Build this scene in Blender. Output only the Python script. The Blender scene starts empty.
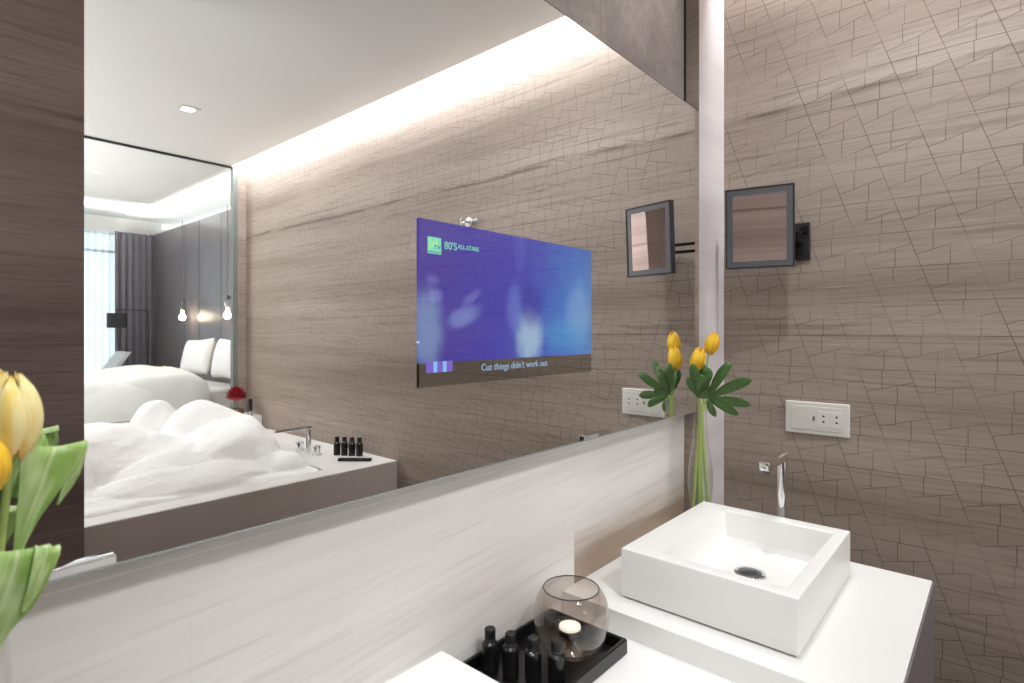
import bpy, bmesh, math, random
from mathutils import Vector, Matrix, noise as mnoise
random.seed(7)
S = bpy.context.scene
C = S.collection
PI = math.pi

# ------------------------------------------------------------------ materials
def new_mat(name):
    m = bpy.data.materials.new(name); m.use_nodes = True
    nt = m.node_tree; nt.nodes.clear()
    out = nt.nodes.new('ShaderNodeOutputMaterial')
    return m, nt, out

class N:
    """tiny node-expression helper"""
    def __init__(s, nt): s.nt = nt
    def node(s, t, **kw):
        n = s.nt.nodes.new(t)
        for k, v in kw.items(): setattr(n, k, v)
        return n
    def plug(s, sock, v):
        if isinstance(v, bpy.types.NodeSocket): s.nt.links.new(v, sock)
        elif v is not None: sock.default_value = v
    def m(s, op, a, b=None, c=None):
        n = s.node('ShaderNodeMath', operation=op)
        for i, v in enumerate((a, b, c)):
            if v is not None: s.plug(n.inputs[i], v)
        return n.outputs[0]
    def pos(s):
        return s.node('ShaderNodeNewGeometry').outputs['Position']
    def sep(s, v):
        n = s.node('ShaderNodeSeparateXYZ'); s.plug(n.inputs[0], v); return n.outputs
    def comb(s, x, y, z):
        n = s.node('ShaderNodeCombineXYZ')
        for i, v in enumerate((x, y, z)): s.plug(n.inputs[i], v)
        return n.outputs[0]
    def noise(s, v, scale=5, detail=4, rough=.5, dist=0):
        n = s.node('ShaderNodeTexNoise'); s.plug(n.inputs['Vector'], v)
        n.inputs['Scale'].default_value = scale; n.inputs['Detail'].default_value = detail
        n.inputs['Roughness'].default_value = rough; n.inputs['Distortion'].default_value = dist
        return n.outputs['Fac']
    def ramp(s, f, stops, interp='LINEAR'):
        n = s.node('ShaderNodeValToRGB'); n.color_ramp.interpolation = interp
        e = n.color_ramp.elements
        while len(e) < len(stops): e.new(.5)
        for el, (p, c) in zip(e, stops):
            el.position = p; el.color = (*c, 1) if len(c) == 3 else c
        s.plug(n.inputs[0], f); return n.outputs[0]
    def mixc(s, f, a, b, mode='MIX'):
        n = s.node('ShaderNodeMix', data_type='RGBA', blend_type=mode)
        s.plug(n.inputs[0], f)
        s.plug(n.inputs[6], (*a, 1) if isinstance(a, tuple) and len(a) == 3 else a)
        s.plug(n.inputs[7], (*b, 1) if isinstance(b, tuple) and len(b) == 3 else b)
        return n.outputs[2]
    def smooth(s, v, lo, hi):
        n = s.node('ShaderNodeMapRange', interpolation_type='SMOOTHSTEP')
        s.plug(n.inputs[0], v); n.inputs[1].default_value = lo; n.inputs[2].default_value = hi
        return n.outputs[0]
    def bump(s, h, strength=.3, dist=.002):
        n = s.node('ShaderNodeBump'); n.inputs['Strength'].default_value = strength
        n.inputs['Distance'].default_value = dist; s.plug(n.inputs['Height'], h); return n.outputs[0]
    def bsdf(s, out, color=None, rough=.5, metal=0, normal=None, spec=.5, **kw):
        n = s.node('ShaderNodeBsdfPrincipled')
        if color is not None: s.plug(n.inputs['Base Color'], (*color, 1) if isinstance(color, tuple) and len(color) == 3 else color)
        s.plug(n.inputs['Roughness'], rough); n.inputs['Metallic'].default_value = metal
        n.inputs['Specular IOR Level'].default_value = spec
        if normal is not None: s.plug(n.inputs['Normal'], normal)
        for k, v in kw.items(): s.plug(n.inputs[k.replace('_', ' ')], v)
        s.nt.links.new(n.outputs[0], out.inputs[0]); return n

def simple(name, color, rough=.5, metal=0, vary=.06, vscale=20, bump=0, bscale=200, spec=.5, **kw):
    m, nt, out = new_mat(name); n = N(nt)
    tc = n.node('ShaderNodeTexCoord').outputs['Object']
    f = n.noise(tc, vscale, 4)
    col = n.mixc(f, tuple(c*(1-vary) for c in color), tuple(min(1, c*(1+vary)) for c in color))
    nor = n.bump(n.noise(tc, bscale, 3), bump, .001) if bump else None
    n.bsdf(out, col, rough, metal, nor, spec, **kw)
    return m

def stone_brown(name, horiz='Y', grooves=True, tint=(1, 1, 1), rough=.5):
    """brown wood-vein stone; horizontal veins; engraved jigsaw of fine joints"""
    m, nt, out = new_mat(name); n = N(nt)
    x, y, z = n.sep(n.pos())
    u = n.m('MULTIPLY', y, -1.) if horiz == 'Y' else x
    # veins
    wob = n.noise(n.comb(n.m('MULTIPLY', u, 1.3), 0., n.m('MULTIPLY', z, 2.2)), 1.0, 2)
    zz = n.m('ADD', z, n.m('MULTIPLY', n.m('SUBTRACT', wob, .5), .045))
    broad = n.noise(n.comb(n.m('MULTIPLY', u, .35), 3.1, n.m('MULTIPLY', zz, 5.2)), 1.0, 3, .55)
    fine = n.noise(n.comb(n.m('MULTIPLY', u, 2.2), 1.7, n.m('MULTIPLY', zz, 85.)), 1.0, 5, .65)
    hair = n.noise(n.comb(n.m('MULTIPLY', u, 11.), 5.5, n.m('MULTIPLY', zz, 330.)), 1.0, 3, .6)
    base = n.ramp(broad, [(.30, (.250, .196, .163)), (.46, (.345, .278, .235)), (.60, (.395, .325, .278)), (.76, (.46, .388, .342))])
    c = n.mixc(n.m('MULTIPLY', n.smooth(fine, .50, .74), .62), base, (.185, .145, .122))
    c = n.mixc(n.m('MULTIPLY', n.smooth(hair, .50, .70), .42), c, (.185, .148, .128))
    c = n.mixc(n.m('MULTIPLY', n.smooth(hair, .40, .26), .35), c, (.55, .49, .45))
    # one strong dark vein running along the wall
    vd = n.m('ABSOLUTE', n.m('SUBTRACT', zz, 1.985))
    vn = n.noise(n.comb(n.m('MULTIPLY', u, 3.), 9.1, n.m('MULTIPLY', z, 40.)), 1.0, 3)
    vein = n.m('MULTIPLY', n.m('SUBTRACT', 1., n.smooth(vd, .0015, .013)), n.smooth(vn, .36, .58))
    c = n.mixc(n.m('MULTIPLY', vein, .85), c, (.13, .098, .08))
    if tint != (1, 1, 1): c = n.mixc(1., c, tint, 'MULTIPLY')
    h = fine
    if grooves:
        H, P, K = .0876, .111, .33
        q = n.m('DIVIDE', n.m('SUBTRACT', z, 1.686), H)
        fz = n.m('FRACT', n.m('ADD', q, 50.))
        dz = n.m('MULTIPLY', n.m('SUBTRACT', fz, .5), H)
        dh = n.m('MULTIPLY', n.m('MINIMUM', fz, n.m('SUBTRACT', 1., fz)), H)
        g = n.m('DIVIDE', n.m('ADD', n.m('SUBTRACT', u, .022), n.m('MULTIPLY', n.m('SUBTRACT', z, 1.6), K)), P)
        fd = n.m('FRACT', n.m('ADD', g, 50.))
        dd = n.m('MULTIPLY', n.m('MINIMUM', fd, n.m('SUBTRACT', 1., fd)), P*.95)
        lu = n.m('SUBTRACT', n.m('MULTIPLY', n.m('SUBTRACT', fd, .5), P), n.m('MULTIPLY', dz, K))
        sl = n.m('SUBTRACT', dz, n.m('MULTIPLY', lu, .28))
        ds = n.m('ABSOLUTE', sl)
        sg = n.m('SIGN', sl)
        dv = n.m('ABSOLUTE', n.m('ADD', lu, n.m('MULTIPLY', sg, .0165)))
        d = n.m('MINIMUM', n.m('MINIMUM', dh, dd), n.m('MINIMUM', ds, dv))
        cut = n.smooth(d, .00035, .0014)
        fade = n.smooth(n.noise(n.comb(n.m('MULTIPLY', u, 9.), 4.4, n.m('MULTIPLY', z, 9.)), 1.0, 2), .30, .62)
        c = n.mixc(n.m('MULTIPLY', n.m('SUBTRACT', 1., cut), n.m('ADD', .22, n.m('MULTIPLY', fade, .55))), c, (.085, .066, .056))
        h = n.m('ADD', n.m('MULTIPLY', cut, 1.), n.m('MULTIPLY', fine, .10))
    nor = n.bump(h, .28, .0008)
    n.bsdf(out, c, rough, 0, nor, .22)
    return m

def stone_pale(name, seams=(), brown=None, hseam=None, light=(.83, .80, .78), dark=(.73, .695, .67), rough=.16):
    m, nt, out = new_mat(name); n = N(nt)
    x, y, z = n.sep(n.pos())
    wob = n.noise(n.comb(n.m('MULTIPLY', x, 1.1), 2., n.m('MULTIPLY', z, 2.5)), 1.0, 2)
    zz = n.m('ADD', n.m('ADD', z, n.m('MULTIPLY', x, -.06)), n.m('MULTIPLY', n.m('SUBTRACT', wob, .5), .045))
    broad = n.noise(n.comb(n.m('MULTIPLY', x, .8), 1.2, n.m('MULTIPLY', zz, 12.)), 1.0, 4, .6)
    fine = n.noise(n.comb(n.m('MULTIPLY', x, 3.2), 6.2, n.m('MULTIPLY', zz, 110.)), 1.0, 5, .65)
    c = n.mixc(n.smooth(broad, .38, .68), light, dark)
    c = n.mixc(n.m('MULTIPLY', n.smooth(fine, .48, .72), .38), c, (.58, .535, .51))
    c = n.mixc(n.m('MULTIPLY', n.smooth(fine, .40, .25), .3), c, (.72, .69, .68))
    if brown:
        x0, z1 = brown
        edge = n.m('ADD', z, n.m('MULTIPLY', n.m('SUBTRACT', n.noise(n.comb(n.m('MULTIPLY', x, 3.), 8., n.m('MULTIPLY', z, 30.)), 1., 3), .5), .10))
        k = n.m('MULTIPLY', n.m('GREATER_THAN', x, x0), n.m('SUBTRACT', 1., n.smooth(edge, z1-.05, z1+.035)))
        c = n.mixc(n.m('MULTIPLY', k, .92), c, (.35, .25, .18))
    for s_ in seams:
        d = n.m('ABSOLUTE', n.m('SUBTRACT', x, s_))
        c = n.mixc(n.m('MULTIPLY', n.m('SUBTRACT', 1., n.smooth(d, .0004, .0013)), .5), c, (.75, .73, .71))
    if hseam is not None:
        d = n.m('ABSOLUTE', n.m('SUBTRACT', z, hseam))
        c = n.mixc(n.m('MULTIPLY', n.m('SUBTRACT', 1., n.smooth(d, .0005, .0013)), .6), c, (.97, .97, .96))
    n.bsdf(out, c, rough, 0, n.bump(fine, .05, .0008), .3)
    return m

def glass_thin(name, tint=(1, 1, 1), refl=.04, edge=.5, power=3., rough=0.):
    """thin-walled glass: clear straight through, shinier towards grazing angles"""
    m, nt, out = new_mat(name); n = N(nt)
    lw = n.node('ShaderNodeLayerWeight'); lw.inputs['Blend'].default_value = .5
    f = n.m('ADD', n.m('MULTIPLY', n.m('POWER', lw.outputs['Facing'], power), edge), refl)
    t = n.node('ShaderNodeBsdfTransparent'); t.inputs[0].default_value = (*tint, 1)
    g = n.node('ShaderNodeBsdfGlossy'); g.inputs['Roughness'].default_value = rough; g.inputs[0].default_value = (1, 1, 1, 1)
    mx = n.node('ShaderNodeMixShader'); nt.links.new(f, mx.inputs[0]); nt.links.new(t.outputs[0], mx.inputs[1]); nt.links.new(g.outputs[0], mx.inputs[2])
    nt.links.new(mx.outputs[0], out.inputs[0]); return m

def emit(name, color, strength):
    m, nt, out = new_mat(name); n = N(nt)
    e = n.node('ShaderNodeEmission'); e.inputs[0].default_value = (*color, 1); e.inputs[1].default_value = strength
    nt.links.new(e.outputs[0], out.inputs[0]); return m

M = {}
M['wall'] = stone_brown('brown_jigsaw_stone', 'Y', True)
M['panel'] = stone_brown('brown_stone_plain', 'X', False, (.70, .62, .64))
M['stub'] = stone_brown('brown_stone_return', 'X', True)
M['side'] = stone_brown('brown_stone_edge', 'Y', False)
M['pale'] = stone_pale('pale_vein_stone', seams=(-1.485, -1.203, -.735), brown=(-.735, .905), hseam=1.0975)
M['strip'] = stone_pale('pale_strip_stone', light=(.66, .62, .63), dark=(.58, .54, .55), rough=.3)
def mottled():
    m, nt, out = new_mat('grey_mottled_panel'); n = N(nt)
    p = n.pos(); x, y, z = n.sep(p)
    a = n.noise(p, 9, 5, .6); b = n.noise(p, 60, 4, .6)
    c = n.mixc(n.smooth(a, .3, .7), (.33, .30, .30), (.47, .43, .42))
    c = n.mixc(n.m('MULTIPLY', n.smooth(b, .4, .7), .4), c, (.24, .215, .215))
    d = n.m('ABSOLUTE', n.m('SUBTRACT', x, -.63))
    c = n.mixc(n.m('MULTIPLY', n.m('SUBTRACT', 1., n.smooth(d, .0006, .0018)), .5), c, (.12, .1, .1))
    n.bsdf(out, c, .45, 0, n.bump(b, .15, .002)); return m
M['mottled'] = mottled()
M['ceiling'] = simple('white_ceiling_paint', (.74, .73, .71), .8, vary=.02, vscale=3)
M['floor'] = simple('grey_stone_floor', (.14, .125, .115), .4, vary=.15, vscale=6)
M['carpet'] = simple('bedroom_carpet', (.30, .28, .27), .9, vary=.1, vscale=40)
M['white_solid'] = simple('white_solid_surface', (.86, .85, .83), .32, vary=.01, vscale=6)
M['gap_shade'] = simple('grey_gap_shade', (.33, .32, .31), .6)  # grey painted in for the shade line under the basins
M['tub_white'] = simple('white_tub_stone', (.80, .78, .77), .18, vary=.03, vscale=9)
M['apron'] = simple('taupe_tub_panel', (.62, .53, .49), .45, vary=.05, vscale=4)
M['groove'] = simple('dark_groove', (.07, .045, .04), .6)
M['cab'] = simple('grey_lacquer_front', (.20, .175, .19), .35, vary=.04, vscale=5)
M['chrome'] = simple('chrome', (.82, .83, .84), .07, 1., vary=.02)
M['satin'] = simple('satin_grey_metal', (.20, .215, .23), .35, 1., vary=.03)
M['dark_metal'] = simple('dark_metal', (.05, .05, .055), .35, .6, vary=.1)
M['black_gloss'] = simple('black_gloss_plastic', (.008, .008, .009), .18, vary=.1)
M['black_lacquer'] = simple('black_lacquer', (.006, .006, .007), .28, vary=.1)
M['black_cap'] = simple('black_ribbed_cap', (.006, .006, .0065), .4, vary=.1)
M['label'] = simple('faint_print', (.10, .095, .085), .5)
M['plastic'] = simple('white_socket_plastic', (.74, .72, .68), .35, vary=.02)
M['plastic2'] = simple('cream_socket_plastic', (.70, .68, .63), .4, vary=.02)
M['hole'] = simple('black_hole', (.004, .004, .004), .8)
M['mirror'] = simple('silvered_mirror', (.93, .94, .935), 0., 1., vary=0)
M['mirror_edge'] = simple('dark_mirror_edge', (.05, .055, .055), .3, .2)
M['glass'] = glass_thin('clear_vase_glass', (.955, .965, .955), .035, .75, 2.2)
M['stand_glass'] = glass_thin('candle_stand_glass', (.90, .86, .82), .10, .85, 1.6)
M['smoke'] = glass_thin('smoky_bowl_glass', (.76, .70, .66), .04, .6, 2.2)
M['pane'] = glass_thin('partition_glass', (.95, .965, .955), .035, .25, 4.)
M['glass_edge'] = simple('green_glass_edge', (.20, .22, .21), .2, vary=.1)
M['edge_pale'] = simple('polished_glass_edge', (.33, .36, .35), .3, vary=.1, vscale=3)
M['wax'] = simple('white_wax', (.9, .87, .82), .4, Emission_Color=(1., .9, .78, 1), Emission_Strength=.5)  # own glow put into the wax for flame light soaking through
M['flame'] = emit('flame', (1., .74, .40), 18)
M['rose'] = simple('red_petal', (.30, .006, .018), .55, vary=.3, vscale=40)
M['rose_base'] = simple('brown_lacquer_base', (.14, .055, .035), .25, vary=.1)
M['white_emit'] = emit('downlight_lens', (1., .96, .9), 14)
M['bulb'] = emit('pendant_bulb', (1., .80, .55), 45)
M['bed'] = simple('white_bed_linen', (.82, .81, .785), .85, vary=.03, vscale=8, bump=.15, bscale=14)
M['pillow'] = simple('white_pillow_cotton', (.86, .86, .87), .85, vary=.02, bump=.2, bscale=16)
M['bedbase'] = simple('dark_bed_base', (.06, .05, .05), .7)
M['lampblack'] = simple('black_lamp_fabric', (.012, .014, .02), .8, vary=.1)
M['chair'] = simple('pale_grey_upholstery', (.48, .49, .51), .8, vary=.04)
M['stem'] = simple('tulip_stem_green', (.38, .48, .14), .5, vary=.2)
M['yellow_flower'] = simple('small_yellow_petals', (.80, .55, .05), .5)

def tulip_mat(name, deep, bright, foot):
    m, nt, out = new_mat(name); n = N(nt)
    tc = n.node('ShaderNodeTexCoord').outputs['Object']
    x, y, z = n.sep(tc)
    st = n.noise(n.comb(n.m('MULTIPLY', x, 130.), n.m('MULTIPLY', y, 130.), n.m('MULTIPLY', z, 12.)), 1., 3)
    c = n.mixc(n.smooth(st, .32, .68), deep, bright)
    c = n.mixc(n.m('MULTIPLY', n.smooth(z, .016, .0), .6), c, foot)
    p = n.bsdf(out, c, .45, 0, n.bump(st, .15, .001), .35)
    t = n.node('ShaderNodeBsdfTranslucent'); nt.links.new(c, t.inputs[0])
    mx = n.node('ShaderNodeMixShader'); mx.inputs[0].default_value = .2
    nt.links.new(p.outputs[0], mx.inputs[1]); nt.links.new(t.outputs[0], mx.inputs[2]); nt.links.new(mx.outputs[0], out.inputs[0]); return m
M['tulip'] = tulip_mat('yellow_tulip_petal', (.80, .40, .010), (.95, .66, .05), (.80, .55, .08))
M['tulip_pale'] = tulip_mat('pale_yellow_tulip_petal', (.96, .74, .20), (.98, .90, .50), (.92, .52, .08))

def leaf_mat(name, a, b, rough=.35, trans=.15):
    m, nt, out = new_mat(name); n = N(nt)
    uv = n.node('ShaderNodeUVMap'); x, y, z = n.sep(uv.outputs[0])
    rib = n.noise(n.comb(n.m('MULTIPLY', x, 22.), n.m('MULTIPLY', y, 1.5), 0.), 1., 3)
    blot = n.noise(n.comb(n.m('MULTIPLY', x, 1.6), n.m('MULTIPLY', y, 2.2), 0.), 1., 2)
    c = n.mixc(n.m('ADD', n.m('MULTIPLY', n.smooth(blot, .35, .65), .75), n.m('MULTIPLY', n.smooth(rib, .3, .7), .25)), a, b)
    mid = n.m('SUBTRACT', 1., n.smooth(n.m('ABSOLUTE', n.m('SUBTRACT', x, .5)), .01, .05))
    c = n.mixc(n.m('MULTIPLY', mid, .35), c, tuple(min(1, v*1.7) for v in b))
    p = n.bsdf(out, c, rough, 0, n.bump(rib, .08, .0008), .5)
    t = n.node('ShaderNodeBsdfTranslucent'); nt.links.new(c, t.inputs[0])
    mx = n.node('ShaderNodeMixShader'); mx.inputs[0].default_value = trans
    nt.links.new(p.outputs[0], mx.inputs[1]); nt.links.new(t.outputs[0], mx.inputs[2]); nt.links.new(mx.outputs[0], out.inputs[0])
    return m
M['tulip_leaf'] = leaf_mat('tulip_leaf_green', (.26, .46, .07), (.70, .84, .46), .3, .3)
M['fatsia'] = leaf_mat('dark_palmate_leaf', (.052, .115, .026), (.085, .165, .045), .35, .15)

def foam_mat():
    m, nt, out = new_mat('white_bath_foam'); n = N(nt)
    p = n.pos()
    a = n.noise(p, 120, 4, .6); b = n.noise(p, 30, 3)
    n.bsdf(out, (.93, .93, .93), .75, 0, n.bump(n.m('ADD', a, b), .12, .003), .15)
    return m
M['foam'] = foam_mat()

def wood_mat():
    m, nt, out = new_mat('grey_brown_headboard_veneer'); n = N(nt)
    x, y, z = n.sep(n.pos())
    v = n.noise(n.comb(3., n.m('MULTIPLY', y, 40.), n.m('MULTIPLY', z, 1.2)), 1., 4, .6)
    c = n.mixc(n.smooth(v, .3, .7), (.100, .090, .102), (.150, .134, .147))
    n.bsdf(out, c, .3, 0, None, .5); return m
M['headboard'] = wood_mat()

def curtain_mat():
    m, nt, out = new_mat('grey_purple_drape'); n = N(nt)
    v = n.noise(n.pos(), 60, 3)
    n.bsdf(out, n.mixc(v, (.105, .10, .125), (.15, .14, .17)), .85); return m
M['drape'] = curtain_mat()
def sheer_mat():
    m, nt, out = new_mat('white_sheer_voile'); n = N(nt)
    d = n.node('ShaderNodeBsdfTranslucent'); d.inputs[0].default_value = (.62, .68, .72, 1)
    t = n.node('ShaderNodeBsdfTransparent'); t.inputs[0].default_value = (1, 1, 1, 1)
    mx = n.node('ShaderNodeMixShader'); mx.inputs[0].default_value = .35
    nt.links.new(d.outputs[0], mx.inputs[1]); nt.links.new(t.outputs[0], mx.inputs[2]); nt.links.new(mx.outputs[0], out.inputs[0]); return m
M['sheer'] = sheer_mat()

def screen_mat():
    """picture on the mirror television: blue to cyan glow, pale pools at the foot"""
    m, nt, out = new_mat('television_picture'); n = N(nt)
    g = n.node('ShaderNodeTexCoord').outputs['Generated']
    x, y, z = n.sep(g)
    w = n.noise(n.comb(n.m('MULTIPLY', x, 3.), 0., n.m('MULTIPLY', z, 2.2)), 1., 4, .55)
    xx = n.m('ADD', x, n.m('MULTIPLY', n.m('SUBTRACT', w, .5), .5))
    c = n.ramp(xx, [(.05, (.036, .022, .21)), (.40, (.030, .027, .27)), (.62, (.030, .062, .31)), (.86, (.040, .145, .38)), (1., (.055, .145, .34))])
    top = n.smooth(z, .55, 1.)
    c = n.mixc(n.m('MULTIPLY', top, .35), c, (.040, .027, .24))
    wn = n.noise(n.comb(n.m('MULTIPLY', x, 14.), 3., n.m('MULTIPLY', z, 7.)), 1., 3, .6)
    def blob(cx, cz, rx, rz, col, k, c, slant=0.):
        dx = n.m('DIVIDE', n.m('SUBTRACT', n.m('ADD', x, n.m('MULTIPLY', n.m('SUBTRACT', z, cz), slant)), cx), rx)
        dz = n.m('DIVIDE', n.m('SUBTRACT', z, cz), rz)
        d = n.m('ADD', n.m('MULTIPLY', dx, dx), n.m('MULTIPLY', dz, dz))
        f = n.m('MULTIPLY', n.m('POWER', n.m('SUBTRACT', 1., n.smooth(n.m('ADD', d, n.m('MULTIPLY', n.m('SUBTRACT', wn, .5), 1.1)), .0, 1.9)), 1.6), k*.72)
        return n.mixc(f, c, col)
    pale = (.30, .42, .50)
    c = blob(.56, .16, .085, .24, pale, 1., c)
    c = blob(.47, .40, .05, .20, (.12, .18, .45), .6, c)
    c = blob(.57, .45, .07, .20, (.026, .018, .22), .9, c)
    c = blob(.03, .22, .075, .30, (.17, .27, .42), .8, c)
    c = blob(.07, .47, .035, .05, (.22, .26, .52), .5, c)
    c = blob(.055, .58, .03, .04, (.15, .15, .46), .5, c)
    c = blob(.20, .33, .07, .09, (.18, .24, .48), .7, c, -.5)
    c = blob(.235, .47, .03, .07, (.17, .19, .46), .5, c, -.5)
    c = blob(.90, .38, .10, .30, (.20, .31, .48), .6, c)
    c = blob(.80, .18, .16, .14, (.04, .21, .42), .7, c)
    c = blob(.50, .92, .04, .25, (.075, .085, .36), .5, c)
    e = n.node('ShaderNodeEmission'); nt.links.new(c, e.inputs[0]); e.inputs[1].default_value = .85
    gl = n.node('ShaderNodeBsdfGlossy'); gl.inputs[0].default_value = (.17, .17, .17, 1); gl.inputs['Roughness'].default_value = 0.
    ad = n.node('ShaderNodeAddShader'); nt.links.new(e.outputs[0], ad.inputs[0]); nt.links.new(gl.outputs[0], ad.inputs[1])
    nt.links.new(ad.outputs[0], out.inputs[0]); return m
M['screen'] = screen_mat()
M['letterbox'] = simple('dark_mirror_glass', (.50, .51, .48), 0., 1., vary=0)
M['logo'] = emit('green_white_logo_light', (.17, .46, .33), 1.)
M['logo_dark'] = emit('logo_dark_green', (.03, .18, .30), .8)
M['caption'] = emit('caption_light', (.20, .28, .37), 1.)
M['badge'] = emit('badge_violet_light', (.14, .09, .36), 1.)
M['badge2'] = emit('badge_cyan_light', (.16, .36, .58), 1.)

# ------------------------------------------------------------------ mesh helpers
def link(name, bm, mats, parent=None, smooth=False, loc=None, angle=None):
    me = bpy.data.meshes.new(name)
    bmesh.ops.recalc_face_normals(bm, faces=bm.faces)
    bm.to_mesh(me); bm.free()
    for mt in (mats if isinstance(mats, (list, tuple)) else [mats]): me.materials.append(mt)
    if smooth:
        for p in me.polygons: p.use_smooth = True
        if angle is not None:
            try: me.set_sharp_from_angle(angle=math.radians(angle))
            except Exception: pass
    o = bpy.data.objects.new(name, me); C.objects.link(o)
    if parent: o.parent = parent
    if loc is not None: o.location = loc
    return o
def thing(name, label, cat, loc=(0, 0, 0), group=None, rot=(0, 0, 0)):
    o = bpy.data.objects.new(name, None); C.objects.link(o); o.location = loc; o.rotation_euler = rot
    o.empty_display_size = .05
    return tag(o, label, cat, group)
def tag(o, label, cat, group=None, kind=None):
    o['label'] = label; o['category'] = cat
    if group: o['group'] = group
    if kind: o['kind'] = kind
    return o
def struct(o): o['kind'] = 'structure'; return o
def box(bm, lo, hi, bev=0, seg=2):
    vs = [bm.verts.new((lo[0] if i & 1 == 0 else hi[0], lo[1] if i & 2 == 0 else hi[1], lo[2] if i & 4 == 0 else hi[2])) for i in range(8)]
    fs = [bm.faces.new([vs[i] for i in f]) for f in ((0, 2, 3, 1), (4, 5, 7, 6), (0, 1, 5, 4), (2, 6, 7, 3), (0, 4, 6, 2), (1, 3, 7, 5))]
    if bev:
        es = list({e for f in fs for e in f.edges})
        bmesh.ops.bevel(bm, geom=es, offset=bev, segments=seg, affect='EDGES', profile=.5)
    return fs
def bx(name, lo, hi, mat, parent=None, bev=0, seg=2):
    bm = bmesh.new(); box(bm, lo, hi, bev, seg); return link(name, bm, mat, parent)
def lathe(bm, prof, seg=32, c=(0, 0, 0), capb=False, capt=False):
    rings = []
    for r, z in prof:
        rings.append([bm.verts.new((c[0]+r*math.cos(2*PI*i/seg), c[1]+r*math.sin(2*PI*i/seg), c[2]+z)) for i in range(seg)])
    for a, b in zip(rings, rings[1:]):
        for i in range(seg): bm.faces.new((a[i], a[(i+1) % seg], b[(i+1) % seg], b[i]))
    if capb: bm.faces.new(list(reversed(rings[0])))
    if capt: bm.faces.new(rings[-1])
def lat(name, prof, mat, parent=None, seg=32, c=(0, 0, 0), capb=True, capt=True, angle=35):
    bm = bmesh.new(); lathe(bm, prof, seg, c, capb, capt); return link(name, bm, mat, parent, True, angle=angle)
def tube(bm, pts, rad, seg=10, cap=True):
    pts = [Vector(p) for p in pts]; rs = rad if isinstance(rad, (list, tuple)) else [rad]*len(pts)
    rings = []; ref = Vector((.13, .31, .94))
    for i, p in enumerate(pts):
        d = (pts[min(i+1, len(pts)-1)]-pts[max(i-1, 0)]).normalized()
        if abs(d.dot(ref)) > .97: ref = Vector((.94, .2, .1))
        a = d.cross(ref).normalized(); b = d.cross(a)
        rings.append([bm.verts.new(p+(a*math.cos(2*PI*k/seg)+b*math.sin(2*PI*k/seg))*rs[i]) for k in range(seg)])
    for a, b in zip(rings, rings[1:]):
        for k in range(seg): bm.faces.new((a[k], a[(k+1) % seg], b[(k+1) % seg], b[k]))
    if cap: bm.faces.new(list(reversed(rings[0]))); bm.faces.new(rings[-1])
def tb(name, pts, rad, mat, parent=None, seg=10):
    bm = bmesh.new(); tube(bm, pts, rad, seg); return link(name, bm, mat, parent, True, angle=50)
def spline(pts, n):
    """Catmull-Rom through pts"""
    P = [Vector(p) for p in pts]; P = [2*P[0]-P[1]]+P+[2*P[-1]-P[-2]]; out = []
    segs = len(P)-3
    for k in range(n+1):
        t = k/n*segs; i = min(int(t), segs-1); f = t-i
        a, b, c, d = P[i:i+4]
        out.append(.5*((2*b)+(c-a)*f+(2*a-5*b+4*c-d)*f*f+(3*b-a-3*c+d)*f**3))
    return out
def lerp_list(vals, n):
    out = []
    for k in range(n+1):
        t = k/n*(len(vals)-1); i = min(int(t), len(vals)-2); out.append(vals[i]+(vals[i+1]-vals[i])*(t-i))
    return out
def blade(bm, center, widths, side, cup=.15, n=18, m=6, thick=.0012, ruffle=0):
    """a leaf: curved ribbon with thickness; side = width direction per control point; uv: x across, y along"""
    cs = spline(center, n); ws = [max(w, .0006) for w in lerp_list(widths, n)]; sd = spline(side, n)
    uvl = bm.loops.layers.uv.verify()
    top, bot = [], []
    for i in range(n+1):
        d = (cs[min(i+1, n)]-cs[max(i-1, 0)]).normalized()
        s = sd[i]-d*sd[i].dot(d); s.normalize(); nn = s.cross(d)
        rt, rb = [], []
        for j in range(m+1):
            t = j/m*2-1
            p = cs[i]+s*(t*ws[i])+nn*(cup*ws[i]*(t*t)+ruffle*math.sin(i*1.3+t*2)*ws[i]*abs(t))
            rt.append(bm.verts.new(p)); rb.append(bm.verts.new(p-nn*thick))
        top.append(rt); bot.append(rb)
    def face(vs, uvs):
        f = bm.faces.new(vs)
        for l, u in zip(f.loops, uvs): l[uvl].uv = u
    for i in range(n):
        for j in range(m):
            u = [(j/m, i/n), ((j+1)/m, i/n), ((j+1)/m, (i+1)/n), (j/m, (i+1)/n)]
            face((top[i][j], top[i][j+1], top[i+1][j+1], top[i+1][j]), u)
            face((bot[i][j], bot[i+1][j], bot[i+1][j+1], bot[i][j+1]), [u[0], u[3], u[2], u[1]])
        for j in (0, m):
            e = j/m; face((top[i][j], top[i+1][j], bot[i+1][j], bot[i][j]), [(e, i/n)]*4)
    for i in (0, n):
        for j in range(m): face((top[i][j], top[i][j+1], bot[i][j+1], bot[i][j]), [(j/m, i/n)]*4)
def text(name, body, size, loc, mat, parent, rot=(PI/2, 0, 0), width=None, depth=.0002):
    cu = bpy.data.curves.new(name, 'FONT'); cu.body = body; cu.size = size; cu.extrude = depth
    o = bpy.data.objects.new(name, cu); C.objects.link(o)
    bpy.context.view_layer.update()
    dg = bpy.context.evaluated_depsgraph_get()
    me = bpy.data.meshes.new_from_object(o.evaluated_get(dg))
    bpy.data.objects.remove(o)
    if width:
        xs = [v.co.x for v in me.vertices]; k = width/(max(xs)-min(xs)); x0 = min(xs)
        for v in me.vertices: v.co.x = (v.co.x-x0)*k
    me.materials.clear(); me.materials.append(mat)
    o = bpy.data.objects.new(name, me); C.objects.link(o); o.location = loc; o.rotation_euler = rot; o.parent = parent
    return o

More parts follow.
